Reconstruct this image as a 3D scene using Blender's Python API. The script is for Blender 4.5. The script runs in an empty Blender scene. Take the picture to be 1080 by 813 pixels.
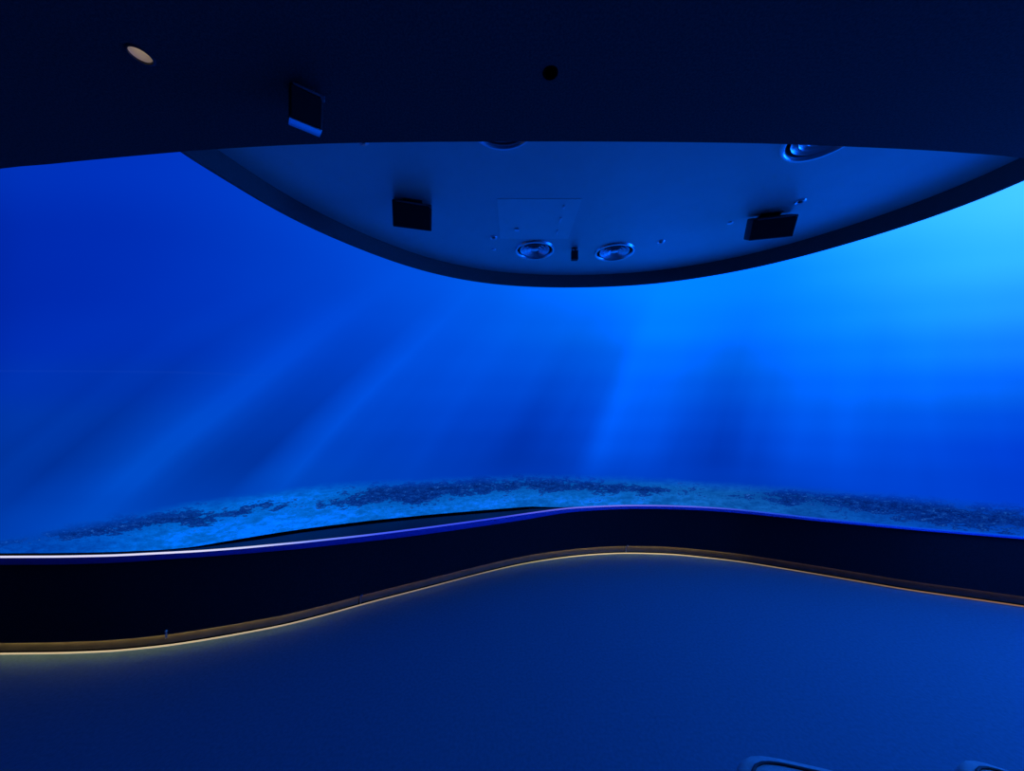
import bpy, bmesh, math, random
import numpy as np
from mathutils import Vector, Matrix
from mathutils.geometry import delaunay_2d_cdt

random.seed(4)
S = bpy.context.scene
COL = S.collection

# ------------------------------------------------------------------ measures
F, HX, HY, EYE = 350.0, 540.0, 425.0, 1.6      # focal length (px), vanishing point, eye height
Z_PANEL, Z_RIM, Z_SOFFIT, Z_ROOF = 2.77, 2.66, 2.5, 4.0
Z_SILL = 0.527


def ground(px, py, z):
    """point of the horizontal plane z seen at (px, py) of the 1080 x 813 photograph"""
    y = (z - EYE) * F / (HY - py)
    return Vector(((px - HX) * y / F, y, z))


# ------------------------------------------------------------------ scene helpers
def tag(o, label=None, cat=None, group=None, kind=None):
    for k, v in (('label', label), ('category', cat), ('group', group), ('kind', kind)):
        if v:
            o[k] = v
    return o


def empty(name, loc=(0, 0, 0), rot=(0, 0, 0)):
    o = bpy.data.objects.new(name, None)
    COL.objects.link(o)
    o.location = loc
    o.rotation_euler = rot
    o.empty_display_size = 0.1
    return o


def link_bm(name, bm, mat, parent=None, smooth=True, angle=40):
    bmesh.ops.recalc_face_normals(bm, faces=bm.faces)
    me = bpy.data.meshes.new(name)
    bm.to_mesh(me)
    bm.free()
    if smooth:
        for p in me.polygons:
            p.use_smooth = True
        try:
            me.set_sharp_from_angle(angle=math.radians(angle))
        except Exception:
            pass
    me.materials.append(mat)
    o = bpy.data.objects.new(name, me)
    COL.objects.link(o)
    if parent:
        o.parent = parent
    return o


def add_box(bm, size, loc=(0, 0, 0), rot=None, bevel=0.0, segs=2):
    g = bmesh.ops.create_cube(bm, size=1.0)
    vs = g['verts']
    for v in vs:
        v.co = Vector((v.co.x * size[0], v.co.y * size[1], v.co.z * size[2]))
    if bevel:
        es = list({e for v in vs for e in v.link_edges})
        r = bmesh.ops.bevel(bm, geom=es, offset=bevel, segments=segs, profile=0.5, affect='EDGES')
        vs = list({v for f in r['faces'] for v in f.verts} | {v for v in vs if v.is_valid})
    M = Matrix.Translation(Vector(loc))
    if rot:
        M = M @ rot.to_4x4()
    for v in vs:
        v.co = M @ v.co
    return vs


def add_lathe(bm, prof, n=40, closed=False):
    """turn a profile of (r, z) round the z axis"""
    rings = []
    for r, z in prof:
        if r < 1e-6:
            rings.append([bm.verts.new((0, 0, z))])
        else:
            rings.append([bm.verts.new((r * math.cos(2 * math.pi * k / n), r * math.sin(2 * math.pi * k / n), z))
                          for k in range(n)])
    pairs = list(zip(rings[:-1], rings[1:]))
    if closed:
        pairs.append((rings[-1], rings[0]))
    for a, b in pairs:
        for k in range(n):
            k2 = (k + 1) % n
            if len(a) == 1 and len(b) == 1:
                continue
            if len(a) == 1:
                bm.faces.new((a[0], b[k], b[k2]))
            elif len(b) == 1:
                bm.faces.new((a[k], b[0], a[k2]))
            else:
                bm.faces.new((a[k], b[k], b[k2], a[k2]))


def add_sweep(bm, sections, closed_section=True, caps=True):
    """skin a list of equal-length cross-sections"""
    rows = [[bm.verts.new(p) for p in sec] for sec in sections]
    n = len(rows[0])
    for a, b in zip(rows[:-1], rows[1:]):
        for k in range(n if closed_section else n - 1):
            k2 = (k + 1) % n
            bm.faces.new((a[k], a[k2], b[k2], b[k]))
    if caps and closed_section:
        bm.faces.new(rows[0])
        bm.faces.new(list(reversed(rows[-1])))
    return rows


def inside(p, lp):
    r = False
    for i in range(len(lp)):
        (x0, y0), (x1, y1) = lp[i], lp[i - 1]
        if (y0 > p[1]) != (y1 > p[1]) and p[0] < (x1 - x0) * (p[1] - y0) / (y1 - y0) + x0:
            r = not r
    return r


def add_plate(bm, outline, holes, z0, z1):
    """flat plate between z0 and z1 with holes"""
    pts, edges = [], []
    for lp in [outline] + holes:
        k = len(pts)
        pts += [Vector((p[0], p[1])) for p in lp]
        edges += [(k + i, k + (i + 1) % len(lp)) for i in range(len(lp))]
    vs, _, fs = delaunay_2d_cdt(pts, edges, [], 0, 1e-7)[:3]
    low = [bm.verts.new((v.x, v.y, z0)) for v in vs]
    top = [bm.verts.new((v.x, v.y, z1)) for v in vs]
    for f in fs:
        c = (sum(vs[i].x for i in f) / len(f), sum(vs[i].y for i in f) / len(f))
        if inside(c, outline) and not any(inside(c, h) for h in holes):
            bm.faces.new([low[i] for i in f])
            bm.faces.new([top[i] for i in reversed(f)])
    for e in [e for e in bm.edges if e.is_boundary and e.verts[0] in set(low)]:
        i, j = low.index(e.verts[0]), low.index(e.verts[1])
        bm.faces.new((low[i], low[j], top[j], top[i]))
    bmesh.ops.delete(bm, geom=[v for v in bm.verts if not v.link_faces], context='VERTS')


def circle(cx, cy, r, n=32):
    return [(cx + r * math.cos(2 * math.pi * k / n), cy + r * math.sin(2 * math.pi * k / n)) for k in range(n)]


def copy_tree(o, parent=None):
    c = o.copy()
    COL.objects.link(c)
    if parent:
        c.parent = parent
    for ch in list(o.children):
        copy_tree(ch, c)
    return c


# ------------------------------------------------------------------ node helpers
def lin(c):
    return tuple((v / 255 / 12.92) if v / 255 <= 0.04045 else ((v / 255 + 0.055) / 1.055) ** 2.4 for v in c)


class NT:
    def __init__(s, mat):
        s.t = mat.node_tree
        s.t.nodes.clear()

    def node(s, kind, **kw):
        n = s.t.nodes.new(kind)
        for k, v in kw.items():
            setattr(n, k, v)
        return n

    def put(s, sock, v):
        if isinstance(v, bpy.types.NodeSocket):
            s.t.links.new(v, sock)
        elif v is not None:
            sock.default_value = v

    def m(s, op, a, b=None, c=None, clamp=False):
        n = s.node('ShaderNodeMath', operation=op, use_clamp=clamp)
        s.put(n.inputs[0], a)
        s.put(n.inputs[1], b)
        s.put(n.inputs[2], c)
        return n.outputs[0]

    def step(s, v, a, b, lo=0.0, hi=1.0):
        n = s.node('ShaderNodeMapRange', interpolation_type='SMOOTHSTEP')
        s.put(n.inputs['Value'], v)
        s.put(n.inputs['From Min'], a)
        s.put(n.inputs['From Max'], b)
        s.put(n.inputs['To Min'], lo)
        s.put(n.inputs['To Max'], hi)
        return n.outputs[0]

    def mix(s, f, a, b, blend='MIX'):
        n = s.node('ShaderNodeMix', data_type='RGBA', blend_type=blend)
        s.put(n.inputs[0], f)
        for i, v in ((6, a), (7, b)):
            if isinstance(v, tuple):
                v = (*v[:3], 1)
            s.put(n.inputs[i], v)
        return n.outputs[2]

    def ramp(s, f, stops, interp='LINEAR'):
        n = s.node('ShaderNodeValToRGB')
        cr = n.color_ramp
        cr.interpolation = interp
        while len(cr.elements) < len(stops):
            cr.elements.new(0.5)
        for e, (p, c) in zip(cr.elements, stops):
            e.position = p
            e.color = (*c, 1)
        s.put(n.inputs[0], f)
        return n.outputs[0]

    def noise(s, vec, scale, detail=2, rough=0.5, dist=0.0):
        n = s.node('ShaderNodeTexNoise')
        s.put(n.inputs['Vector'], vec)
        n.inputs['Scale'].default_value = scale
        n.inputs['Detail'].default_value = detail
        n.inputs['Roughness'].default_value = rough
        n.inputs['Distortion'].default_value = dist
        return n.outputs[0]

    def xyz(s, x, y, z=0.0):
        n = s.node('ShaderNodeCombineXYZ')
        s.put(n.inputs[0], x)
        s.put(n.inputs[1], y)
        s.put(n.inputs[2], z)
        return n.outputs[0]


def material(name):
    m = bpy.data.materials.new(name)
    m.use_nodes = True
    return m, NT(m)


def surface(name, col, rough=0.6, metal=0.0, spec=0.5, var=0.0, vscale=40.0, bump=0.0, bscale=200.0, coat=0.0, ior=1.5):
    m, t = material(name)
    out = t.node('ShaderNodeOutputMaterial')
    b = t.node('ShaderNodeBsdfPrincipled')
    b.inputs['Roughness'].default_value = rough
    b.inputs['Metallic'].default_value = metal
    b.inputs['Specular IOR Level'].default_value = spec
    b.inputs['Coat Weight'].default_value = coat
    b.inputs['IOR'].default_value = ior
    tc = t.node('ShaderNodeTexCoord').outputs['Object']
    n = t.noise(tc, vscale, 3)
    lo = tuple(c * (1 - var) for c in col)
    hi = tuple(min(1, c * (1 + var)) for c in col)
    t.put(b.inputs['Base Color'], t.ramp(n, [(0.3, lo), (0.7, hi)]))
    if bump:
        bp = t.node('ShaderNodeBump')
        bp.inputs['Strength'].default_value = bump
        bp.inputs['Distance'].default_value = 0.004
        t.put(bp.inputs['Height'], t.noise(tc, bscale, 2))
        t.put(b.inputs['Normal'], bp.outputs[0])
    t.put(out.inputs[0], b.outputs[0])
    return m


def glow(name, col, strength):
    m, t = material(name)
    out = t.node('ShaderNodeOutputMaterial')
    e = t.node('ShaderNodeEmission')
    e.inputs[0].default_value = (*col, 1)
    e.inputs[1].default_value = strength
    t.put(out.inputs[0], e.outputs[0])
    return m


M = {
    'carpet': surface('blue_carpet', (0.10, 0.20, 0.275), 0.95, spec=0.1, var=0.10, vscale=60, bump=0.25, bscale=700),
    'soffit': surface('dark_acoustic_fabric', (0.065, 0.09, 0.09), 0.95, spec=0.1, var=0.25, vscale=160, bump=0.3, bscale=300),
    'panel': surface('painted_ceiling_panel', (0.42, 0.62, 0.56), 0.42, spec=0.5, var=0.03, vscale=8, ior=2.3),
    'hatch': surface('paler_hatch_paint', (0.52, 0.76, 0.68), 0.42, spec=0.5, var=0.03, vscale=8, ior=2.3),
    'rim': surface('dark_painted_rim', (0.07, 0.12, 0.11), 0.8, spec=0.2, var=0.05),
    'black_wall': surface('black_wall_fabric', (0.02, 0.02, 0.028), 0.9, spec=0.1, var=0.2, vscale=90),
    'sill': surface('dark_satin_sill', (0.02, 0.02, 0.05), 0.5, spec=0.35, var=0.05),
    'nosing': surface('blue_grey_nosing', (0.04, 0.09, 0.6), 0.5, spec=0.3, var=0.05),
    'alu': surface('satin_aluminium', (0.8, 0.82, 0.85), 0.3, metal=1.0),
    'gap': surface('black_trim_and_shade', (0.002, 0.002, 0.003), 1.0, spec=0.0),  # near-black; stands in for shade in the low wall's strips
    'base': surface('pale_wood_baseboard', (0.15, 0.135, 0.10), 0.8, spec=0.2, var=0.12, vscale=14),
    'dark_room': surface('dark_wall_paint', (0.03, 0.03, 0.035), 0.9, spec=0.1, var=0.1, vscale=5),
    'speaker': surface('black_speaker_plastic', (0.012, 0.012, 0.014), 0.55, spec=0.4),
    'speaker_satin': surface('dark_grey_satin_plastic', (0.10, 0.10, 0.11), 0.3, spec=0.8),
    'grille': surface('black_speaker_mesh', (0.008, 0.008, 0.010), 0.6, spec=0.3, var=0.4, vscale=300),
    'metal': surface('brushed_metal', (0.7, 0.7, 0.7), 0.3, metal=1.0),
    'white_metal': surface('pale_painted_metal', (0.94, 0.94, 0.95), 0.35, spec=0.8, ior=1.8),
    'dark_metal': surface('dark_painted_metal', (0.02, 0.02, 0.022), 0.5),
    'reflector': surface('warm_white_reflector', (0.8, 0.74, 0.65), 0.5),
    'cushion': surface('upholstery_fabric', (0.42, 0.43, 0.47), 0.85, spec=0.2, var=0.1, vscale=60, bump=0.2, bscale=300),
    'piping': surface('dark_piping', (0.02, 0.02, 0.03), 0.7),
}

# ------------------------------------------------------------------ traced plan curves
COLS = np.arange(-40, 1121, 10.0)


def trace(pts, sig=22.0):
    """smooth curve through traced (column, row) pairs, as rows at COLS"""
    p = np.array(pts, float)
    fine = np.arange(-200, 1281, 2.0)
    y = np.interp(fine, p[:, 0], p[:, 1])
    k0 = (p[2, 1] - p[0, 1]) / (p[2, 0] - p[0, 0])
    k1 = (p[-1, 1] - p[-3, 1]) / (p[-1, 0] - p[-3, 0])
    y = np.where(fine < p[0, 0], p[0, 1] + k0 * (fine - p[0, 0]), y)
    y = np.where(fine > p[-1, 0], p[-1, 1] + k1 * (fine - p[-1, 0]), y)
    g = np.exp(-0.5 * (np.arange(-80, 81, 2.0) / sig) ** 2)
    g /= g.sum()
    ys = np.convolve(np.pad(y, 40, mode='edge'), g, mode='valid')
    return np.interp(COLS, fine, ys)


floor_rows = trace([(0, 689.8), (60, 689.3), (118, 687.3), (177, 681.4), (230, 673), (300, 660), (350, 647), (387, 636.3),
                    (455, 618.9), (507, 605), (551, 594.6), (592, 588.3), (620, 585.3), (657, 583.3), (711, 584.7),
                    (778, 592), (867, 606.7), (956, 622.2), (1044, 634.7), (1080, 640)], 14)
sill_rows = trace([(0, 587.6), (60, 587.4), (118, 586.2), (206, 581.7), (250, 578.4), (318, 572), (387, 564.6), (455, 556),
                   (523, 546.6), (560, 541), (600, 535.6), (657, 533), (700, 533.2), (740, 534.6), (778, 537.2), (866, 547), (970, 557),
                   (1080, 566)], 12)
under_rows = trace([(0, 595.1), (60, 595), (118, 593.4), (206, 587.6), (250, 584.4), (318, 578.4), (387, 570.8), (455, 562.8),
                    (523, 553.6), (560, 546.6), (600, 539.8), (657, 536.4), (700, 536.6), (740, 538), (778, 540.8), (866, 549.9), (970, 559.6),
                    (1080, 568.6)], 12)
scr_rows = trace([(0, 583.6), (60, 583.4), (118, 582.4), (175, 579.8), (206, 576.8), (250, 568.8), (318, 558.0), (387, 549.4),
                  (455, 542.6), (523, 537.0), (570, 533.4), (600, 531.9), (657, 530.6), (700, 530.9), (740, 532.4), (778, 535),
                  (866, 544.6), (970, 554), (1080, 563)], 12)


def plan(rows, z):
    y = (EYE - z) * F / (rows - HY)
    x = (COLS - HX) * y / F
    return np.stack([x, y], 1)


def extend(pts, left_end, right_end, n=22):
    """carry a plan curve on round the room, out of the picture on both sides"""
    def bez(p0, d0, p3):
        p0, d0, p3 = np.array(p0), np.array(d0), np.array(p3)
        L = np.linalg.norm(p3 - p0)
        d0 = d0 / np.linalg.norm(d0)
        p1 = p0 + d0 * L * 0.42
        p2 = p3 + np.array((0, 1.0)) * L * 0.42
        t = np.linspace(0, 1, n + 1)[1:, None]
        return (1 - t) ** 3 * p0 + 3 * (1 - t) ** 2 * t * p1 + 3 * (1 - t) * t * t * p2 + t ** 3 * p3
    a = bez(pts[0], pts[0] - pts[6], left_end)[::-1]
    b = bez(pts[-1], pts[-1] - pts[-7], right_end)
    return np.concatenate([a, pts, b])


c_floor = extend(plan(floor_rows, 0.0), (-5.30, -1.6), (5.50, -1.6))
sill_in = plan(sill_rows, 0.537)
c_sill = extend(sill_in, (-5.32, -1.6), (5.52, -1.6))
scr_in = plan(scr_rows, Z_SILL)
scr_in[:, 1] = np.maximum(scr_in[:, 1], sill_in[:, 1] + np.interp(COLS, [-40, 560, 680, 1120], [0.034, 0.034, 0.020, 0.016]))
k_ = np.clip((COLS - 560) / 60, 0, 1)
scr_in[:, 1] = scr_in[:, 1] * (1 - k_) + (sill_in[:, 1] + 0.020) * k_
scr_in[:, 0] = (COLS - HX) * scr_in[:, 1] / F
c_scr = extend(scr_in, (-5.62, -1.6), (5.84, -1.6))
under_z = EYE - (under_rows - HY) * sill_in[:, 1] / F
under_z = np.clip(under_z, 0.485, 0.518)
c_under = np.concatenate([np.full(22, under_z[0]), under_z, np.full(22, under_z[-1])])
N_ST = len(c_floor)


def normals(c):
    """unit plan normals pointing to the room side"""
    t = np.gradient(c, axis=0)
    t /= np.linalg.norm(t, axis=1)[:, None]
    return np.stack([t[:, 1], -t[:, 0]], 1)


n_floor, n_sill, n_scr = normals(c_floor), normals(c_sill), normals(c_scr)


def off(c, n, i, d, z):
    return (c[i, 0] + n[i, 0] * d, c[i, 1] + n[i, 1] * d, z)


# ------------------------------------------------------------------ room shell
def quad_slab(name, size, loc, mat):
    bm = bmesh.new()
    add_box(bm, size, loc)
    return tag(link_bm(name, bm, mat, smooth=False), kind='structure')


quad_slab('floor', (12.4, 9.4, 0.1), (0.05, 0.1, -0.05), M['carpet'])
quad_slab('ceiling_slab', (12.4, 9.4, 0.1), (0.05, 0.1, Z_ROOF + 0.05), M['dark_room'])
quad_slab('wall_back', (12.4, 0.1, 4.0), (0.05, -4.55, 2.0), M['dark_room'])
quad_slab('wall_front', (12.4, 0.1, 4.0), (0.05, 4.75, 2.0), M['dark_room'])
quad_slab('wall_left', (0.1, 9.2, 4.0), (-6.1, 0.1, 2.0), M['dark_room'])
quad_slab('wall_right', (0.1, 9.2, 4.0), (6.2, 0.1, 2.0), M['dark_room'])

# ------------------------------------------------------------------ low curved wall in front of the screen
wall = tag(empty('low_wall', (0.6, 3.5, 0)),
           'low black winding wall below the screen with lit edge and glowing foot', 'low wall')


def wpart(name, bm, mat, kind=None, label=None, **kw):
    o = link_bm(name, bm, mat, wall, **kw)
    o.matrix_parent_inverse = Matrix.Translation(Vector((-0.6, -3.5, 0)))
    if label:
        o['label'] = label
    return o


bm = bmesh.new()
add_sweep(bm, [[off(c_floor, n_floor, i, 0.030, 0.092), off(c_floor, n_floor, i, 0.028, 0.098), off(c_sill, n_sill, i, -0.010, c_under[i]),
                off(c_sill, n_sill, i, -0.06, c_under[i]), off(c_floor, n_floor, i, -0.05, 0.10), off(c_floor, n_floor, i, -0.05, 0.092)] for i in range(N_ST)])
wpart('front_panel', bm, M['black_wall'])
bm = bmesh.new()
add_sweep(bm, [[off(c_sill, n_sill, i, -0.004, c_under[i]), off(c_sill, n_sill, i, -0.016, Z_SILL),
                off(c_scr, n_scr, i, 0.0, Z_SILL), off(c_scr, n_scr, i, 0.0, c_under[i])] for i in range(N_ST)])
wpart('sill', bm, M['sill'])
bm = bmesh.new()
add_sweep(bm, [[off(c_sill, n_sill, i, 0.006, c_under[i]), off(c_sill, n_sill, i, 0.007, c_under[i] + 0.004),
                off(c_sill, n_sill, i, -0.008, Z_SILL + 0.001), off(c_sill, n_sill, i, -0.018, Z_SILL + 0.001),
                off(c_sill, n_sill, i, -0.004, c_under[i])] for i in range(N_ST)])
wpart('nosing', bm, M['nosing'], label='sloped blue-grey front edge of the ledge')
# black strip painting the gap's shade along the screen foot, wide only where the ledge widens
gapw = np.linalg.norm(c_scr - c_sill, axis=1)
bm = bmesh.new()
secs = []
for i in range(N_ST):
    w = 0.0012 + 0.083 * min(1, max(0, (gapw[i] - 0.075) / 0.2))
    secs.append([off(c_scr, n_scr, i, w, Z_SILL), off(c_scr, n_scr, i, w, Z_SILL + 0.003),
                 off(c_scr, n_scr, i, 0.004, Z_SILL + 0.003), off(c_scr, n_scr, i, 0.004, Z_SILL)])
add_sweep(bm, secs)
wpart('shadow_strip', bm, M['gap'], label='black strip painting the dark gap along the foot of the screen')
# recessed baseboard, and a black strip painting the shade below it
bm = bmesh.new()
add_sweep(bm, [[off(c_floor, n_floor, i, 0.0, 0.020), off(c_floor, n_floor, i, 0.0, 0.092),
                off(c_floor, n_floor, i, -0.05, 0.092), off(c_floor, n_floor, i, -0.05, 0.020)] for i in range(N_ST)])
wpart('baseboard', bm, M['base'], label='brown recessed baseboard lit from above')
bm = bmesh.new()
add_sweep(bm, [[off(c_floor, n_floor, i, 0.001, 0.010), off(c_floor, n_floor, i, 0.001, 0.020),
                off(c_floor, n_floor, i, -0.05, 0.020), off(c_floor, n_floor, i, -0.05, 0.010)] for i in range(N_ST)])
wpart('foot_shade_strip', bm, M['gap'], label='thin black strip painting the shade under the baseboard')


def strip_glow(name, stops):
    """light strip whose colour and power vary along its length"""
    m, t = material(name)
    out = t.node('ShaderNodeOutputMaterial')
    uv = t.node('ShaderNodeUVMap')
    uv.uv_map = 'along'
    sp = t.node('ShaderNodeSeparateXYZ')
    t.put(sp.inputs[0], uv.outputs[0])
    top = max(k for _, _, k in stops)
    e = t.node('ShaderNodeEmission')
    t.put(e.inputs[0], t.ramp(sp.outputs[0], [(st(px), tuple(v * k / top for v in c)) for px, c, k in stops]))
    e.inputs[1].default_value = top
    t.put(out.inputs[0], e.outputs[0])
    return m


def st(px):
    return float(min(1, max(0, ((px - COLS[0]) / 10.0 + 22) / (N_ST - 1))))


def col_index(px):
    return int(round((px - COLS[0]) / 10.0)) + 22


def strip(name, secs, mat, label):
    bm = bmesh.new()
    uvl = bm.loops.layers.uv.new('along')
    rows = add_sweep(bm, secs)
    row_of = {v: k for k, r in enumerate(rows) for v in r}
    for f in bm.faces:
        for lp in f.loops:
            lp[uvl].uv = (row_of[lp.vert] / (len(rows) - 1), 0.5)
    wpart(name, bm, mat, label=label)


W1, W2 = (1.0, 0.70, 0.28), (1.0, 0.58, 0.28)
strip('floor_light', [[off(c_floor, n_floor, i, 0.004, 0.0905), off(c_floor, n_floor, i, 0.014, 0.0905),
                       off(c_floor, n_floor, i, 0.014, 0.0915), off(c_floor, n_floor, i, 0.004, 0.0915)] for i in range(N_ST)],
      strip_glow('warm_strip', [(-300, W1, 11), (60, W1, 11), (150, W1, 9.5), (300, W1, 6), (380, W2, 3.2), (500, W2, 2.4), (560, W1, 4), (610, W1, 7), (690, W1, 7),
                                (760, W1, 4), (800, W2, 1.3), (950, W2, 1.0), (1100, W2, 1.2), (1400, W2, 1.5)]), 'warm light strip hidden above the baseboard')
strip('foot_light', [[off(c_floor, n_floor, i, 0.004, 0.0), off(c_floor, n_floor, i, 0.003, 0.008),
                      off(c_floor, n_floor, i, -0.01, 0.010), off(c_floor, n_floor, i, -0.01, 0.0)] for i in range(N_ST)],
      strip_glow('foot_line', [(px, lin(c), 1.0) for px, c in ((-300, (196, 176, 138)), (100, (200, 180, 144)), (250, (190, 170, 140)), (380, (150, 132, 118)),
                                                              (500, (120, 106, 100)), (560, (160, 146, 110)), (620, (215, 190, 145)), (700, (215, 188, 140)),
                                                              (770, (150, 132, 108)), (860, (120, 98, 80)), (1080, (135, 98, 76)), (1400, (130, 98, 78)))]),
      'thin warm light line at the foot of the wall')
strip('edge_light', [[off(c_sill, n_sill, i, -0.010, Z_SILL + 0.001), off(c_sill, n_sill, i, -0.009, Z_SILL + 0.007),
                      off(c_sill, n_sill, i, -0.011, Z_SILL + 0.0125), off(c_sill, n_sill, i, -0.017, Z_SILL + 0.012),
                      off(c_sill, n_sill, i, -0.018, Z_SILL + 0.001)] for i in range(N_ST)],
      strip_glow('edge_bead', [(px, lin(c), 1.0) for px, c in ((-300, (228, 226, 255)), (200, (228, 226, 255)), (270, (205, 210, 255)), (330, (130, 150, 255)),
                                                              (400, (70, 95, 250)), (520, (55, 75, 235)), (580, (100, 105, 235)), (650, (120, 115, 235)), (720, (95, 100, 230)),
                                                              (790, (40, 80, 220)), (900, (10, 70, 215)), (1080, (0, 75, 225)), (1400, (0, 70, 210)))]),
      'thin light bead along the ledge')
# small metal peg and clips on the baseboard
i = col_index(183)
p = Vector(off(c_floor, n_floor, i, 0.036, 0.075))
bm = bmesh.new()
add_lathe(bm, [(0, 0), (0.007, 0), (0.006, 0.03), (0.003, 0.032), (0.003, 0.037), (0.007, 0.039), (0.0075, 0.046), (0.004, 0.051), (0, 0.052)], 14)
for v in bm.verts:
    v.co = v.co + p
wpart('peg', bm, M['metal'], label='small metal peg')
for px in (380, 659):
    i = col_index(px)
    bm = bmesh.new()
    t = Vector((-n_floor[i, 1], n_floor[i, 0], 0))
    nn = Vector((n_floor[i, 0], n_floor[i, 1], 0))
    rot = Matrix((t, nn, Vector((0, 0, 1)))).transposed()
    add_box(bm, (0.010, 0.008, 0.062), Vector(off(c_floor, n_floor, i, 0.004, 0.05)), rot, 0.002)
    add_box(bm, (0.014, 0.012, 0.012), Vector(off(c_floor, n_floor, i, 0.034, 0.096)) + t * 0.008, rot, 0.002)
    wpart('joint_clip', bm, M['metal'], label='metal clip over a baseboard joint')

# ------------------------------------------------------------------ the curved screen
Z_TOP = 3.9
seg = np.linalg.norm(np.diff(c_scr, axis=0), axis=1)
arc = np.concatenate([[0], np.cumsum(seg)])
i_l, i_r = 6, N_ST - 8                              # the display does not reach the ends of the curve
A0, A1 = arc[i_l], arc[i_r]
LEN = A1 - A0
col_of = np.concatenate([np.linspace(-600, -50, 22), COLS, np.linspace(1130, 1700, 22)])


def un(px):
    """normalised arc position of photograph column px"""
    return (np.interp(px, col_of, arc) - A0) / LEN


def depth_at(px):
    return np.interp(px, COLS, scr_in[:, 1])


def zz(px, py):
    return EYE + (HY - py) * depth_at(px) / F


def build_display():
    m, t = material('undersea_display')
    out = t.node('ShaderNodeOutputMaterial')
    uvn = t.node('ShaderNodeUVMap')
    uvn.uv_map = 'arc_height'
    sep = t.node('ShaderNodeSeparateXYZ')
    t.put(sep.inputs[0], uvn.outputs[0])
    u, z = sep.outputs[0], sep.outputs[1]            # u: 0..1 along the arc, z: height in metres
    s = t.m('MULTIPLY', u, float(LEN))
    # ---- large colour field: rows of ramps at fixed heights
    px_t = [0, 100, 200, 300, 400, 500, 600, 700, 800, 900, 1000, 1080]
    py_t = [170, 230, 290, 340, 390, 440, 480, 515, 570]
    tab = {
        170: [(0, 50, 186), (0, 50, 190), (0, 55, 198), (0, 66, 208), (0, 88, 230), (0, 104, 238), (0, 126, 245), (0, 150, 250), (20, 170, 255), (45, 185, 255), (70, 205, 255), (80, 212, 255)],
        230: [(0, 42, 176), (0, 44, 180), (0, 50, 188), (0, 60, 200), (0, 76, 220), (0, 92, 235), (0, 118, 250), (0, 142, 255), (10, 155, 255), (30, 175, 255), (52, 195, 255), (62, 200, 255)],
        290: [(0, 39, 170), (0, 42, 174), (0, 49, 184), (0, 60, 198), (0, 74, 218), (0, 90, 238), (0, 112, 252), (0, 138, 255), (0, 130, 255), (14, 152, 255), (38, 175, 255), (42, 176, 255)],
        340: [(0, 41, 176), (0, 44, 180), (0, 51, 190), (0, 62, 202), (0, 72, 214), (0, 84, 230), (0, 100, 240), (0, 124, 252), (0, 120, 252), (8, 138, 255), (20, 150, 255), (24, 144, 255)],
        390: [(0, 46, 174), (0, 50, 176), (0, 57, 186), (0, 65, 198), (0, 70, 208), (0, 77, 220), (0, 84, 228), (0, 93, 238), (0, 99, 243), (0, 110, 250), (5, 116, 250), (6, 108, 246)],
        440: [(0, 54, 170), (0, 57, 172), (0, 62, 184), (0, 65, 191), (0, 65, 196), (0, 66, 204), (0, 70, 210), (0, 76, 220), (0, 80, 226), (0, 88, 236), (0, 86, 234), (0, 78, 228)],
        480: [(0, 56, 168), (0, 59, 172), (0, 62, 178), (0, 62, 182), (0, 60, 184), (0, 58, 186), (0, 58, 188), (0, 63, 200), (0, 66, 208), (0, 72, 218), (0, 70, 220), (0, 62, 214)],
        515: [(0, 58, 172), (0, 62, 178), (0, 64, 182), (0, 66, 184), (0, 64, 186), (0, 58, 182), (0, 54, 172), (0, 64, 196), (0, 56, 180), (0, 66, 208), (0, 66, 210), (0, 60, 206)],
        570: [(0, 66, 184), (0, 70, 188), (0, 72, 190), (0, 72, 190), (0, 70, 190), (0, 66, 186), (0, 64, 182), (0, 66, 190), (0, 60, 186), (0, 66, 206), (0, 66, 210), (0, 62, 206)],
    }
    T = np.array([[lin(c) for c in tab[p]] for p in py_t])

    def look(px, py):
        px = min(max(px, 0), 1080)
        py = min(max(py, 170), 570)
        fx = np.interp(px, px_t, range(len(px_t)))
        fy = np.interp(py, py_t, range(len(py_t)))
        x0, y0 = min(int(fx), len(px_t) - 2), min(int(fy), len(py_t) - 2)
        a, b = fx - x0, fy - y0
        return ((T[y0, x0] * (1 - a) + T[y0, x0 + 1] * a) * (1 - b) + (T[y0 + 1, x0] * (1 - a) + T[y0 + 1, x0 + 1] * a) * b)

    heights = [0.45, 0.75, 0.95, 1.2, 1.45, 1.75, 2.05, 2.4, 2.8, 3.3]
    pxs = [-600, -200] + list(range(0, 1081, 54)) + [1300, 1700]
    warp = t.m('MULTIPLY', t.m('SUBTRACT', t.noise(t.xyz(t.m('MULTIPLY', s, 0.7), z), 1.3, 2), 0.5), 0.02)
    uw = t.m('ADD', u, warp)
    cur = None
    for k, h in enumerate(heights):
        stops = []
        for px in pxs:
            q = min(max(px, 0), 1080)
            py = HY - (h - EYE) * F / depth_at(q)
            c = look(q, py)
            if px < 0:
                c = c * (0.45 if px == -200 else 0.12)  # unseen left part dimmed so it throws less light on the floor
            stops.append((float(min(1, max(0, un(px)))), tuple(float(v) for v in c)))
        r = t.ramp(uw, stops, 'B_SPLINE')
        if cur is None:
            cur = r
        else:
            cur = t.mix(t.step(z, heights[k - 1], h), cur, r)
    # ---- slanting light shafts that fan out from a point above the water
    s0 = float(un(860) * LEN) + 0.72
    z0 = 7.5

    def turn(px, py=440):
        return (math.atan2(float(un(px)) * LEN - s0, z0 - float(zz(px, py))) + 1.6) / 2.6

    ang = t.m('ARCTAN2', t.m('SUBTRACT', s, s0), t.m('SUBTRACT', z0, z))
    a01 = t.m('DIVIDE', t.m('ADD', ang, 1.6), 2.6)
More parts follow.
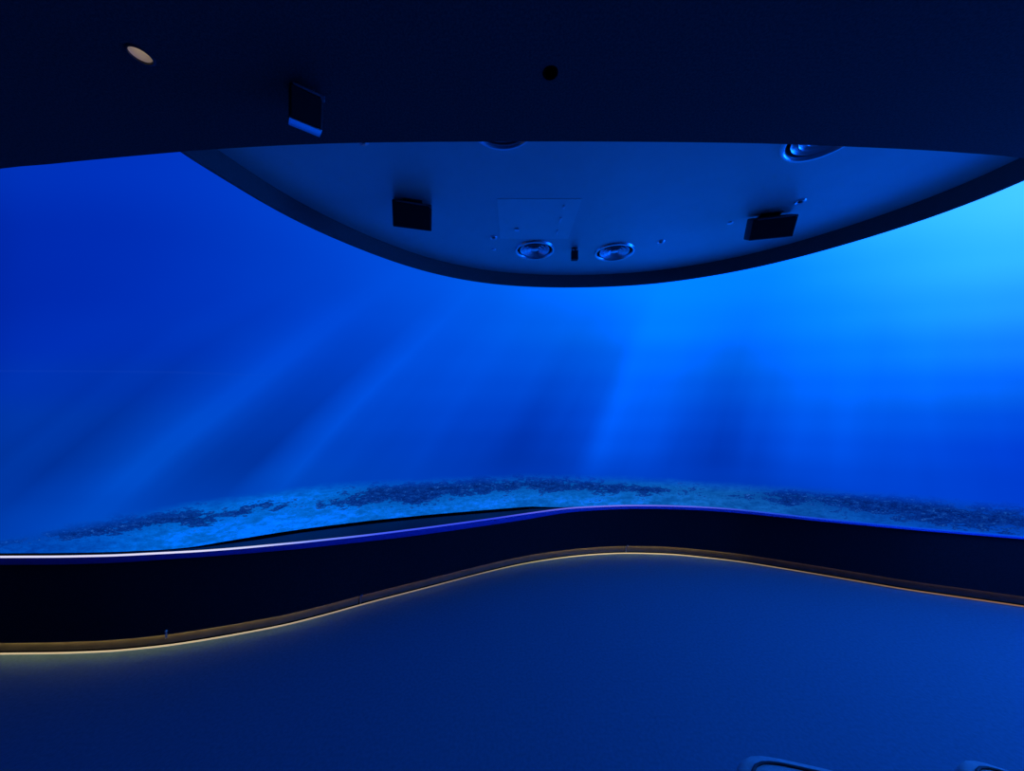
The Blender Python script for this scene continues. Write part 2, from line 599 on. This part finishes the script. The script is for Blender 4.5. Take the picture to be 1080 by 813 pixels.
    n2 = t.noise(t.xyz(t.m('MULTIPLY', ang, 15.0), t.m('MULTIPLY', z, 0.3), 7.7), 1.0, 2.0)
    a01 = t.m('ADD', a01, t.m('MULTIPLY', t.m('SUBTRACT', t.noise(t.xyz(t.m('MULTIPLY', ang, 3.0), t.m('MULTIPLY', z, 0.5), 1.0), 1.0, 1), 0.5), 0.012))
    shafts = [(20, 1.0), (55, 0.93), (85, 1.02), (120, 0.80), (165, 1.0), (222, 1.50), (255, 1.05), (280, 0.78), (322, 0.76), (345, 1.08), (364, 1.42), (388, 1.06), (420, 0.98),
              (440, 1.05), (470, 1.08), (498, 0.98), (520, 0.98), (572, 0.80), (600, 0.84), (622, 1.0), (646, 1.62), (680, 1.3), (722, 0.97), (762, 0.72), (797, 0.90),
              (845, 1.2), (890, 1.16), (940, 1.0), (1000, 1.0), (1050, 0.96)]
    sh = t.ramp(a01, [(min(1, max(0, turn(p))), (g / 2,) * 3) for p, g in shafts], 'EASE')
    shaft = t.m('ADD', t.m('SUBTRACT', t.m('MULTIPLY', sh, 2.0), 1.0), t.m('MULTIPLY', t.m('SUBTRACT', n2, 0.5), 0.45))
    fade = t.m('MULTIPLY', t.step(z, 3.0, 0.9), t.step(z, 0.75, 1.15, 0.35, 1.0))
    gain = t.m('ADD', 1.0, t.m('MULTIPLY', shaft, fade))
    gain_c = t.xyz(gain, t.m('POWER', gain, 1.2), t.m('POWER', gain, 0.85))
    water = t.mix(1.0, cur, gain_c, 'MULTIPLY')
    # ---- faint joint of the display on the left
    seamz = float(zz(120, 390))
    seam = t.m('MULTIPLY', t.step(t.m('ABSOLUTE', t.m('SUBTRACT', z, t.m('ADD', seamz, t.m('MULTIPLY', u, -0.04)))), 0.012, 0.002),
               t.step(u, float(un(330)), float(un(180))))
    water = t.mix(t.m('MULTIPLY', seam, 0.03), water, lin((60, 110, 215)))
    # ---- sea bed
    sb = [(-600, 575), (-200, 572), (0, 566), (50, 557), (100, 548), (150, 539), (200, 531), (260, 522), (340, 512), (420, 506.5), (500, 503), (600, 502),
          (700, 505), (760, 510), (850, 514), (920, 519), (990, 525), (1080, 533), (1300, 545), (1700, 560)]
    band = [(-600, 585, 8), (-200, 580, 8), (0, 573, 3), (50, 562, 4), (100, 554, 8), (150, 549, 10), (205, 548, 7), (250, 540, 5), (290, 536, 1), (325, 531, 0.5),
            (352, 527, 5), (400, 522, 12), (450, 519, 13), (500, 513, 9), (560, 512, 8.5), (620, 512, 8.5), (690, 516, 4), (730, 518, 0.2), (770, 523, 1.5),
            (800, 523, 4), (860, 525, 9), (920, 531, 11), (980, 539, 13), (1040, 546, 13), (1080, 551, 12), (1300, 560, 12), (1700, 575, 12)]
    allx = sorted({p[0] for p in sb} | {p[0] for p in band})
    allx = [x for x in allx if x not in (50, 205, 290, 560, 690)][:32]
    stops = []
    for x in allx:
        xc = min(max(x, 0), 1080)
        d = depth_at(xc) / F
        a = np.interp(x, [p[0] for p in sb], [p[1] for p in sb])
        b = np.interp(x, [p[0] for p in band], [p[1] for p in band])
        w = np.interp(x, [p[0] for p in band], [p[2] for p in band])
        stops.append((float(min(1, max(0, un(x)))), ((EYE + (HY - a) * d), (EYE + (HY - b) * d), w * d * 4)))
    prof = t.ramp(u, stops)
    ps = t.node('ShaderNodeSeparateColor')
    t.put(ps.inputs[0], prof)
    zsb, zc, zw = ps.outputs[0], ps.outputs[1], t.m('MULTIPLY', ps.outputs[2], 0.25)
    pv = t.xyz(s, t.m('MULTIPLY', z, 2.4), 0.0)
    nb = t.noise(pv, 4.0, 6, 0.6)
    nf = t.noise(pv, 16.0, 5, 0.7)
    ng = t.noise(pv, 70.0, 3, 0.75)
    edge = t.m('ADD', zsb, t.m('MULTIPLY', t.m('SUBTRACT', nb, 0.5), 0.05))
    bed = t.step(t.m('SUBTRACT', edge, z), -0.03, 0.10)
    sand_u = [(0.0, lin((0, 70, 180))), (float(un(40)), lin((0, 74, 186))), (float(un(130)), lin((0, 92, 205))), (float(un(190)), lin((0, 112, 220))),
              (float(un(320)), lin((2, 112, 218))), (float(un(430)), lin((4, 104, 208))), (float(un(640)), lin((10, 104, 200))), (float(un(760)), lin((14, 94, 182))),
              (float(un(850)), lin((10, 82, 172))), (float(un(960)), lin((4, 76, 184))), (float(un(1080)), lin((2, 74, 198))), (1.0, lin((0, 70, 190)))]
    sand = t.ramp(u, sand_u)
    sg = t.m('ADD', 0.05, t.m('MULTIPLY', t.m('ADD', t.m('MULTIPLY', nf, 0.55), t.m('MULTIPLY', ng, 0.45)), 1.75))
    sg = t.m('MULTIPLY', sg, t.step(nb, 0.3, 0.7, 0.72, 1.28))
    sand = t.mix(1.0, sand, t.xyz(t.m('POWER', sg, 1.6), sg, t.m('POWER', sg, 0.7)), 'MULTIPLY')
    inside = t.m('SUBTRACT', zw, t.m('ABSOLUTE', t.m('SUBTRACT', z, zc)))
    rough = t.m('ADD', t.m('MULTIPLY', t.m('SUBTRACT', nb, 0.5), 0.42), t.m('MULTIPLY', t.m('SUBTRACT', nf, 0.5), 0.22))
    rock = t.step(t.m('ADD', inside, rough), -0.010, 0.030)
    rock_c = t.ramp(t.m('ADD', t.m('MULTIPLY', nf, 0.6), t.m('MULTIPLY', ng, 0.45)),
                    [(0.43, lin((0, 20, 86))), (0.52, lin((2, 38, 124))), (0.60, lin((6, 56, 150))), (0.70, lin((50, 122, 198)))])
    rock_f = t.m('MULTIPLY', rock, t.step(u, float(un(-60)), float(un(120)), 0.5, 0.95))
    ground_c = t.mix(rock_f, sand, rock_c)
    pic = t.mix(bed, water, ground_c)
    sc = t.node('ShaderNodeSeparateColor')
    t.put(sc.inputs[0], pic)
    pic = t.xyz(sc.outputs[0], sc.outputs[1], t.m('MULTIPLY', sc.outputs[2], t.step(sc.outputs[1], 0.10, 0.28, 1.0, 2.4)))  # blue raised in bright parts to put more blue light into the room
    em = t.node('ShaderNodeEmission')
    t.put(em.inputs[0], pic)
    # the sunlit view carries on unseen to the right, boosted to light the canopy
    t.put(em.inputs[1], t.step(u, float(un(1084)), float(un(1180)), 1.0, 8.0))
    t.put(out.inputs[0], em.outputs[0])
    return m


bm = bmesh.new()
add_sweep(bm, [[off(c_scr, n_scr, i, -0.002, Z_SILL), off(c_scr, n_scr, i, -0.002, Z_TOP),
                off(c_scr, n_scr, i, -0.055, Z_TOP), off(c_scr, n_scr, i, -0.055, Z_SILL)] for i in range(N_ST)])
screen = tag(link_bm('curved_screen', bm, M['dark_room'], smooth=False),
             'huge curved blue screen showing sunlit undersea view', 'screen')
bm = bmesh.new()
uvl = bm.loops.layers.uv.new('arc_height')
NV = 40
idx = list(range(i_l, i_r + 1))
grid = []
for i in idx:
    grid.append([bm.verts.new((c_scr[i, 0], c_scr[i, 1], Z_SILL + (Z_TOP - Z_SILL) * k / NV)) for k in range(NV + 1)])
for a in range(len(idx) - 1):
    for k in range(NV):
        f = bm.faces.new((grid[a][k], grid[a + 1][k], grid[a + 1][k + 1], grid[a][k + 1]))
        for lp, (ii, kk) in zip(f.loops, ((a, k), (a + 1, k), (a + 1, k + 1), (a, k + 1))):
            lp[uvl].uv = ((arc[idx[ii]] - A0) / LEN, Z_SILL + (Z_TOP - Z_SILL) * kk / NV)
link_bm('display', bm, build_display(), screen)

# ------------------------------------------------------------------ near ceiling (soffit) and round canopy
edge_px = [(0, 178), (50, 173.3), (100, 168.3), (188, 160.3), (240, 156.6), (300, 153.2), (360, 151), (420, 150), (500, 149.4), (600, 149.2), (700, 149.8),
           (780, 150.8), (850, 152.8), (960, 157.6), (1020, 161.5), (1080, 167)]
edge = [ground(x, y, Z_SOFFIT) for x, y in edge_px]
edge = [(-5.45, -4.4), (-5.45, -0.5), (-5.35, 0.3), (-5.1, 0.95), (-4.6, 1.35), (-3.8, 1.5), (-3.1, 1.45), (-2.5, 1.36)] + [(p.x, p.y) for p in edge] + \
       [(2.5, 1.31), (3.2, 1.41), (3.9, 1.45), (4.6, 1.35), (5.15, 0.95), (5.4, 0.3), (5.5, -0.5), (5.5, -4.4)]


def smooth_line(pts, n=3):
    """Catmull-Rom refinement of a plan line"""
    P = [Vector((*p, 0)) for p in pts]
    out = []
    for i in range(len(P) - 1):
        p0, p1, p2, p3 = P[max(i - 1, 0)], P[i], P[i + 1], P[min(i + 2, len(P) - 1)]
        for k in range(n):
            t = k / n
            out.append(0.5 * ((2 * p1) + (p2 - p0) * t + (2 * p0 - 5 * p1 + 4 * p2 - p3) * t * t + (3 * p1 - p0 - 3 * p2 + p3) * t ** 3))
    out.append(P[-1])
    return [(p.x, p.y) for p in out]


edge_s = [edge[0]] + smooth_line(edge[1:-1], 3) + [edge[-1]]
lamp_at = ground(148, 58, Z_SOFFIT)
hole_at = ground(580.5, 77, Z_SOFFIT)
bm = bmesh.new()
add_plate(bm, edge_s, [circle(lamp_at.x, lamp_at.y, 0.0233), circle(hole_at.x, hole_at.y, 0.0155)], Z_SOFFIT, Z_SOFFIT + 0.06)
tag(link_bm('ceiling', bm, M['soffit'], smooth=False), kind='structure')
# upright face of the near ceiling, up to the slab
bm = bmesh.new()
L = [Vector((*p, 0)) for p in edge_s]
secs = []
for i, p in enumerate(L):
    a, b = L[max(i - 1, 0)], L[min(i + 1, len(L) - 1)]
    d = (b - a).normalized()
    q = p + Vector((d.y, -d.x, 0)) * 0.04
    secs.append([(p.x, p.y, Z_SOFFIT + 0.06), (p.x, p.y, Z_ROOF), (q.x, q.y, Z_ROOF), (q.x, q.y, Z_SOFFIT + 0.06)])
add_sweep(bm, secs)
tag(link_bm('ceiling_fascia', bm, M['soffit']), kind='structure')

rim_px = [(188, 159.6), (204, 169.6), (220.7, 179.8), (241, 192.3), (261.5, 204.8), (302, 229.2), (343, 248.2), (391.5, 268.0), (423, 279.2), (454.5, 288.3), (486, 295.3),
          (517.4, 299.9), (549, 302.4), (580, 303.5), (612, 303.6), (643, 302.7), (675, 301), (705, 298.2), (747.8, 292), (790.4, 284.2),
          (833, 274.2), (875.5, 262.7), (918, 250.2), (960.7, 236.8), (1003, 222.2), (1046, 205.6), (1080, 190.8)]
rim = [ground(x, y, Z_RIM) for x, y in rim_px]
rim = [(p.x, p.y) for p in rim]
rim = [(rim[0][0] - 0.005, 1.23)] + rim + [(2.44, 1.45), (2.41, 1.318)]
rim_s = smooth_line(rim, 3)
# even out the tracing
A = np.array(rim_s)
for _ in range(12):
    A[1:-1] = 0.25 * A[:-2] + 0.5 * A[1:-1] + 0.25 * A[2:]
rim_s = [tuple(p) for p in A]
canopy = tag(empty('ceiling_canopy', (0.5, 2.0, Z_RIM)), 'round suspended ceiling canopy lit blue, with a dark hanging rim', 'ceiling canopy')


def cpart(name, bm, mat, **kw):
    o = link_bm(name, bm, mat, canopy, **kw)
    o.matrix_parent_inverse = Matrix.Translation(Vector((-0.5, -2.0, -Z_RIM)))
    return o


bm = bmesh.new()
RL = [Vector((*p, 0)) for p in rim_s]
secs = []
inner = []
for i, p in enumerate(RL):
    a, b = RL[max(i - 1, 0)], RL[min(i + 1, len(RL) - 1)]
    d = (b - a).normalized()
    nrm = Vector((d.y, -d.x, 0))                    # towards the room
    q = p + nrm * 0.018
    inner.append((q.x, q.y))
    q2 = p + nrm * 0.015
    secs.append([(q2.x, q2.y, Z_RIM), (q.x, q.y, Z_RIM + 0.003), (q.x, q.y, 3.0), (p.x, p.y, 3.0), (p.x, p.y, Z_RIM)])
add_sweep(bm, secs)
cpart('rim', bm, M['rim'], angle=50)
# the back edge of the panel follows the upright face of the near ceiling
back = [(x, y + 0.012) for x, y in edge_s if inner[0][0] + 0.01 < x < inner[-1][0] - 0.01 and y > 1.0]
outline = inner + list(reversed(back))

diff_at = [ground(564, 263.5, Z_PANEL), ground(648, 265.5, Z_PANEL), Vector((-0.04, 1.375, Z_PANEL)), Vector((1.365, 1.452, Z_PANEL))]
spot_at = [ground(520.5, 250.5, Z_PANEL), ground(697, 255, Z_PANEL), ground(844, 212.5, Z_PANEL), ground(382, 148.2, Z_PANEL)]
DR, SR = 0.132, 0.017
bm = bmesh.new()
add_plate(bm, outline, [circle(p.x, p.y, DR, 40) for p in diff_at] + [circle(p.x, p.y, SR, 20) for p in spot_at], Z_PANEL, Z_PANEL + 0.02)
cpart('panel', bm, M['panel'], smooth=False)

# ------------------------------------------------------------------ round air diffusers
def make_diffuser(label):
    root = tag(empty('air_diffuser'), label, 'air diffuser', 'round air diffusers in the canopy')
    bm = bmesh.new()
    add_lathe(bm, [(DR - 0.004, 0.03), (DR - 0.003, 0.002), (DR + 0.001, -0.008), (0.138, -0.013), (0.146, -0.013), (0.153, 0.0), (DR - 0.001, 0.0), (DR - 0.001, 0.03)], 56, closed=True)
    link_bm('flange', bm, M['alu'], root)
    bm = bmesh.new()
    add_lathe(bm, [(DR - 0.004, 0.028), (DR - 0.004, 0.11), (0, 0.11)], 40)
    link_bm('housing', bm, M['dark_metal'], root)
    for r0, r1, z0, z1 in ((0.112, 0.085, -0.004, 0.045), (0.084, 0.058, -0.004, 0.045), (0.056, 0.032, -0.004, 0.045)):
        bm = bmesh.new()
        add_lathe(bm, [(r0, z0), (r0 - 0.004, z0 + 0.004), (r1, z1), (r1 + 0.003, z1 + 0.001), (r0 + 0.001, z0 + 0.003)], 48, closed=True)
        link_bm('cone', bm, M['alu'], root)
    bm = bmesh.new()
    add_lathe(bm, [(0, -0.004), (0.022, -0.004), (0.028, 0.0), (0.012, 0.045), (0, 0.046)], 32)
    link_bm('core', bm, M['alu'], root)
    # cross bar that carries the cones
    bm = bmesh.new()
    add_box(bm, (2 * (DR - 0.006), 0.012, 0.006), (0, 0, 0.05), None, 0.001)
    add_box(bm, (0.012, 2 * (DR - 0.006), 0.006), (0, 0, 0.057), None, 0.001)
    link_bm('crossbar', bm, M['dark_metal'], root)
    return root


d0 = make_diffuser('left round air diffuser of the pair near the canopy rim')
names = [None, 'right round air diffuser of the pair near the canopy rim',
         'dark round air diffuser half hidden by the near ceiling, top centre',
         'round air diffuser cut by the near ceiling, above the right-hand speaker']
for k, p in enumerate(diff_at):
    o = d0 if k == 0 else copy_tree(d0)
    o.location = p
    if names[k]:
        o['label'] = names[k]

# ------------------------------------------------------------------ small recessed spots
def make_spot(label):
    root = tag(empty('recessed_spot'), label, 'spotlight', 'tiny recessed spots in the canopy')
    bm = bmesh.new()
    add_lathe(bm, [(SR - 0.004, 0.018), (SR - 0.004, -0.002), (SR, -0.004), (0.025, -0.006), (0.029, 0.0), (SR - 0.001, 0.0), (SR - 0.001, 0.018)], 28, closed=True)
    link_bm('trim_ring', bm, M['alu'], root)
    bm = bmesh.new()
    add_lathe(bm, [(SR - 0.003, 0.016), (SR - 0.003, 0.06), (0, 0.06)], 24)
    link_bm('can', bm, M['dark_metal'], root)
    return root


s0 = make_spot('tiny unlit recessed spot left of the paired air diffusers')
names = [None, 'tiny unlit recessed spot right of the paired air diffusers',
         'tiny unlit recessed spot just above the right-hand canopy speaker',
         'tiny recessed spot peeping past the near ceiling edge, upper left']
for k, p in enumerate(spot_at):
    o = s0 if k == 0 else copy_tree(s0)
    o.location = p
    if names[k]:
        o['label'] = names[k]

# flat ceiling discs
bm = bmesh.new()
add_lathe(bm, [(0, -0.006), (0.010, -0.006), (0.016, -0.004), (0.018, 0.0)], 24)
disc = tag(link_bm('cover_disc', bm, M['alu']), 'small flat pale disc left of the left paired air diffuser', 'cover disc', 'small flat discs on the canopy')
disc.location = ground(521, 263, Z_PANEL)
disc2 = copy_tree(disc)
disc2.location = ground(770, 235, Z_PANEL)
disc2['label'] = 'small flat pale disc left of the right-hand canopy speaker'

# access hatch
h = [ground(525, 210, Z_PANEL), ground(601, 211, Z_PANEL), ground(592, 252, Z_PANEL), ground(527, 252, Z_PANEL)]
hx0, hx1 = -0.085, 0.40
hy0, hy1 = 1.90, 2.36
hatch = tag(empty('access_hatch', ((hx0 + hx1) / 2, (hy0 + hy1) / 2, Z_PANEL)),
            'faint square access hatch behind the left paired air diffuser', 'access hatch')
bm = bmesh.new()
add_box(bm, (hx1 - hx0, hy1 - hy0, 0.002), (0, 0, -0.001), None, 0.0008)
link_bm('hatch_door', bm, M['hatch'], hatch, smooth=False)
for x, y, w, l in ((-0.125, 0.10, 0.03, 0.03), (0.15, -0.16, 0.012, 0.03), (0.15, -0.02, 0.008, 0.06), (0.15, 0.13, 0.008, 0.05)):
    bm = bmesh.new()
    add_box(bm, (w, l, 0.008), (x, y, -0.008), None, 0.002)
    link_bm('latch', bm, M['alu'], hatch)

# ------------------------------------------------------------------ speakers
def make_speaker(name, label, W, D, H, loc, yaw, tilt, drop, group=None, mat='speaker', under=False):
    """box speaker on a bracket; loc is the point of the ceiling it hangs from; its front looks along local -y"""
    root = tag(empty(name, loc, (0, 0, yaw)), label, 'speaker', group)
    rot = Matrix.Rotation(tilt, 3, 'X')
    c = Vector((0, 0, -drop - H / 2))
    bm = bmesh.new()
    add_box(bm, (W, D, H), c, rot, 0.006, 3)
    link_bm('cabinet', bm, M[mat], root, angle=15)
    bm = bmesh.new()
    add_box(bm, (W * 0.94, 0.008, H * 0.88), c + rot @ Vector((0, -D / 2 - 0.002, -H * 0.03)), rot, 0.003)
    link_bm('grille', bm, M['grille'], root, angle=15)
    bm = bmesh.new()
    add_box(bm, (W * 0.82, 0.006, 0.007), c + rot @ Vector((0, -D / 2 - 0.003, H * 0.46)), rot, 0.002)
    add_box(bm, (0.014, 0.006, 0.016), c + rot @ Vector((W * 0.455, -D / 2 - 0.003, H * 0.43)), rot, 0.002)
    link_bm('top_strip', bm, M['speaker_satin'], root)
    if under:  # bare metal plate added so the underside reads as brightly lit
        bm = bmesh.new()
        add_box(bm, (W * 0.98, D * 0.96, 0.004), c + rot @ Vector((0, 0, -H / 2 - 0.001)), rot, 0.001)
        tag(link_bm('added_under_plate', bm, M['alu'], root), 'pale plate added to make the underside look lit')
    bm = bmesh.new()
    add_box(bm, (W * 0.5, 0.06, 0.006), (0, 0, -0.003), None, 0.001)
    add_box(bm, (W * 0.3, 0.03, drop + 0.03), (0, 0.01, -(drop + 0.03) / 2), None, 0.003)
    link_bm('bracket', bm, M['dark_metal'], root)
    return root


make_speaker('box_speaker', 'black box speaker hanging from the left half of the canopy', 0.215, 0.10, 0.135,
             (-0.578, 1.93, Z_PANEL), math.radians(15), math.radians(30), 0.012, 'box speakers under the canopy')
make_speaker('box_speaker', 'black box speaker hanging from the right half of the canopy', 0.235, 0.10, 0.12,
             (1.60, 2.06, Z_PANEL), math.radians(-14), math.radians(30), 0.02, 'box speakers under the canopy')
make_speaker('box_speaker', 'small black box speaker under the near ceiling with its lit underside to the screen', 0.082, 0.07, 0.082,
             (-0.60, 0.965, Z_SOFFIT), math.radians(36), math.radians(20), 0.008, mat='speaker', under=True)

# small sensor between the paired diffusers
sensor = tag(empty('ceiling_sensor', ground(606, 262, Z_PANEL)), 'small dark sensor box hanging between the paired air diffusers', 'sensor')
bm = bmesh.new()
add_box(bm, (0.05, 0.04, 0.075), (0, 0, -0.052), None, 0.006, 3)
link_bm('body', bm, M['speaker'], sensor, angle=15)
bm = bmesh.new()
add_lathe(bm, [(0, -0.016), (0.02, -0.016), (0.024, -0.004), (0.024, 0.0)], 24)
link_bm('mount', bm, M['dark_metal'], sensor)
for sx in (-0.013, 0.013):
    bm = bmesh.new()
    add_box(bm, (0.017, 0.012, 0.010), (sx, -0.024, -0.020), Matrix.Rotation(0.6, 3, 'X'), 0.003)
    link_bm('lug', bm, M['alu'], sensor)

# ------------------------------------------------------------------ lamps in the near ceiling
lamp = tag(empty('recessed_downlight', lamp_at), 'lit warm recessed downlight in the dark near ceiling, upper left', 'downlight')
bm = bmesh.new()
add_lathe(bm, [(0.0224, 0.05), (0.0224, -0.001), (0.0232, -0.003), (0.0267, -0.002), (0.0284, 0.0), (0.0230, 0.0), (0.0230, 0.05)], 36, closed=True)
link_bm('trim_ring', bm, M['dark_metal'], lamp)
bm = bmesh.new()
add_lathe(bm, [(0.0219, 0.002), (0.0211, 0.045), (0.0172, 0.050)], 36)
link_bm('reflector', bm, M['reflector'], lamp)
bm = bmesh.new()
add_lathe(bm, [(0.0176, 0.050), (0.0129, 0.049), (0, 0.048)], 32)
link_bm('lens', bm, glow('warm_lens', lin((255, 236, 212)), 1.7), lamp)
bm = bmesh.new()
add_lathe(bm, [(0.0224, 0.05), (0.0224, 0.075), (0, 0.075)], 32)
link_bm('can', bm, M['dark_metal'], lamp)

hole = tag(empty('ceiling_nozzle', hole_at), 'small dark round nozzle in the near ceiling, top centre', 'ceiling nozzle')
bm = bmesh.new()
add_lathe(bm, [(0.015, 0.04), (0.015, -0.001), (0.018, -0.002), (0.021, 0.0), (0.0153, 0.0), (0.0153, 0.04)], 28, closed=True)
link_bm('trim_ring', bm, M['gap'], hole)
bm = bmesh.new()
add_lathe(bm, [(0.0151, 0.03), (0.0151, 0.07), (0, 0.07)], 24)
link_bm('can', bm, M['gap'], hole)

# ------------------------------------------------------------------ padded floor seats at the bottom edge
def make_pouf(label, loc, yaw, W, D, H, e=4.0):
    root = tag(empty('floor_pouf', loc, (0, 0, yaw)), label, 'pouf', 'low poufs on the carpet')
    bm = bmesh.new()
    n = 48
    rows = []
    prof = [(1.06, 0.0), (1.12, 0.02), (1.12, 0.06), (1.02, H - 0.05), (0.985, H - 0.022), (0.95, H - 0.006), (0.88, H), (0.6, H + 0.006), (0.3, H + 0.009)]
    for k_, z in prof:
        row = []
        for a in range(n):
            th = 2 * math.pi * a / n
            c, s_ = math.cos(th), math.sin(th)
            r = (abs(c) ** e + abs(s_) ** e) ** (-1 / e)
            row.append(bm.verts.new((W / 2 * r * c * k_, D / 2 * r * s_ * k_, z)))
        rows.append(row)
    for a, b in zip(rows[:-1], rows[1:]):
        for k in range(n):
            bm.faces.new((a[k], a[(k + 1) % n], b[(k + 1) % n], b[k]))
    bm.faces.new(rows[-1])
    bm.faces.new(list(reversed(rows[0])))
    link_bm('cushion', bm, M['cushion'], root, angle=60)
    bm = bmesh.new()
    secs = []
    for a in range(n + 1):
        th = 2 * math.pi * (a % n) / n
        c, s_ = math.cos(th), math.sin(th)
        r = (abs(c) ** e + abs(s_) ** e) ** (-1 / e)
        ctr = Vector((W / 2 * r * c * 0.82, D / 2 * r * s_ * 0.82, H + 0.003))
        d = Vector((c, s_, 0))
        secs.append([ctr + (d * math.cos(q) + Vector((0, 0, 1)) * math.sin(q)) * 0.005 for q in [2 * math.pi * j / 8 for j in range(8)]])
    add_sweep(bm, secs, caps=False)
    link_bm('piping', bm, M['piping'], root)
    return root


make_pouf('low padded pouf at the bottom edge, larger and left of two', (0.985, 0.975, 0), math.radians(-14), 0.50, 0.44, 0.325)
make_pouf('low padded pouf at the bottom edge, mostly out of frame, right of two', (1.71, 0.975, 0), math.radians(-34), 0.44, 0.42, 0.30)

# ------------------------------------------------------------------ world, camera, colour
w = bpy.data.worlds.new('dark_room_world')
w.use_nodes = True
w.node_tree.nodes['Background'].inputs[0].default_value = (0, 0, 0, 1)
S.world = w
cam = bpy.data.cameras.new('camera')
cam.sensor_fit = 'HORIZONTAL'
cam.sensor_width = 36
cam.lens = F / 1080 * 36
cam.shift_y = (HY - 406.5) / 1080
cam.clip_start = 0.02
co = bpy.data.objects.new('camera', cam)
COL.objects.link(co)
co.location = (0, 0, EYE)
co.rotation_euler = (math.radians(90), 0, 0)
S.camera = co
S.view_settings.view_transform = 'Standard'
S.view_settings.look = 'None'
S.view_settings.exposure = 0.0
S.view_settings.gamma = 1.0
S.view_settings.use_curve_mapping = False
S.cycles.use_denoising = True
S.cycles.max_bounces = 8
S.cycles.diffuse_bounces = 5
S.cycles.sample_clamp_indirect = 4.0
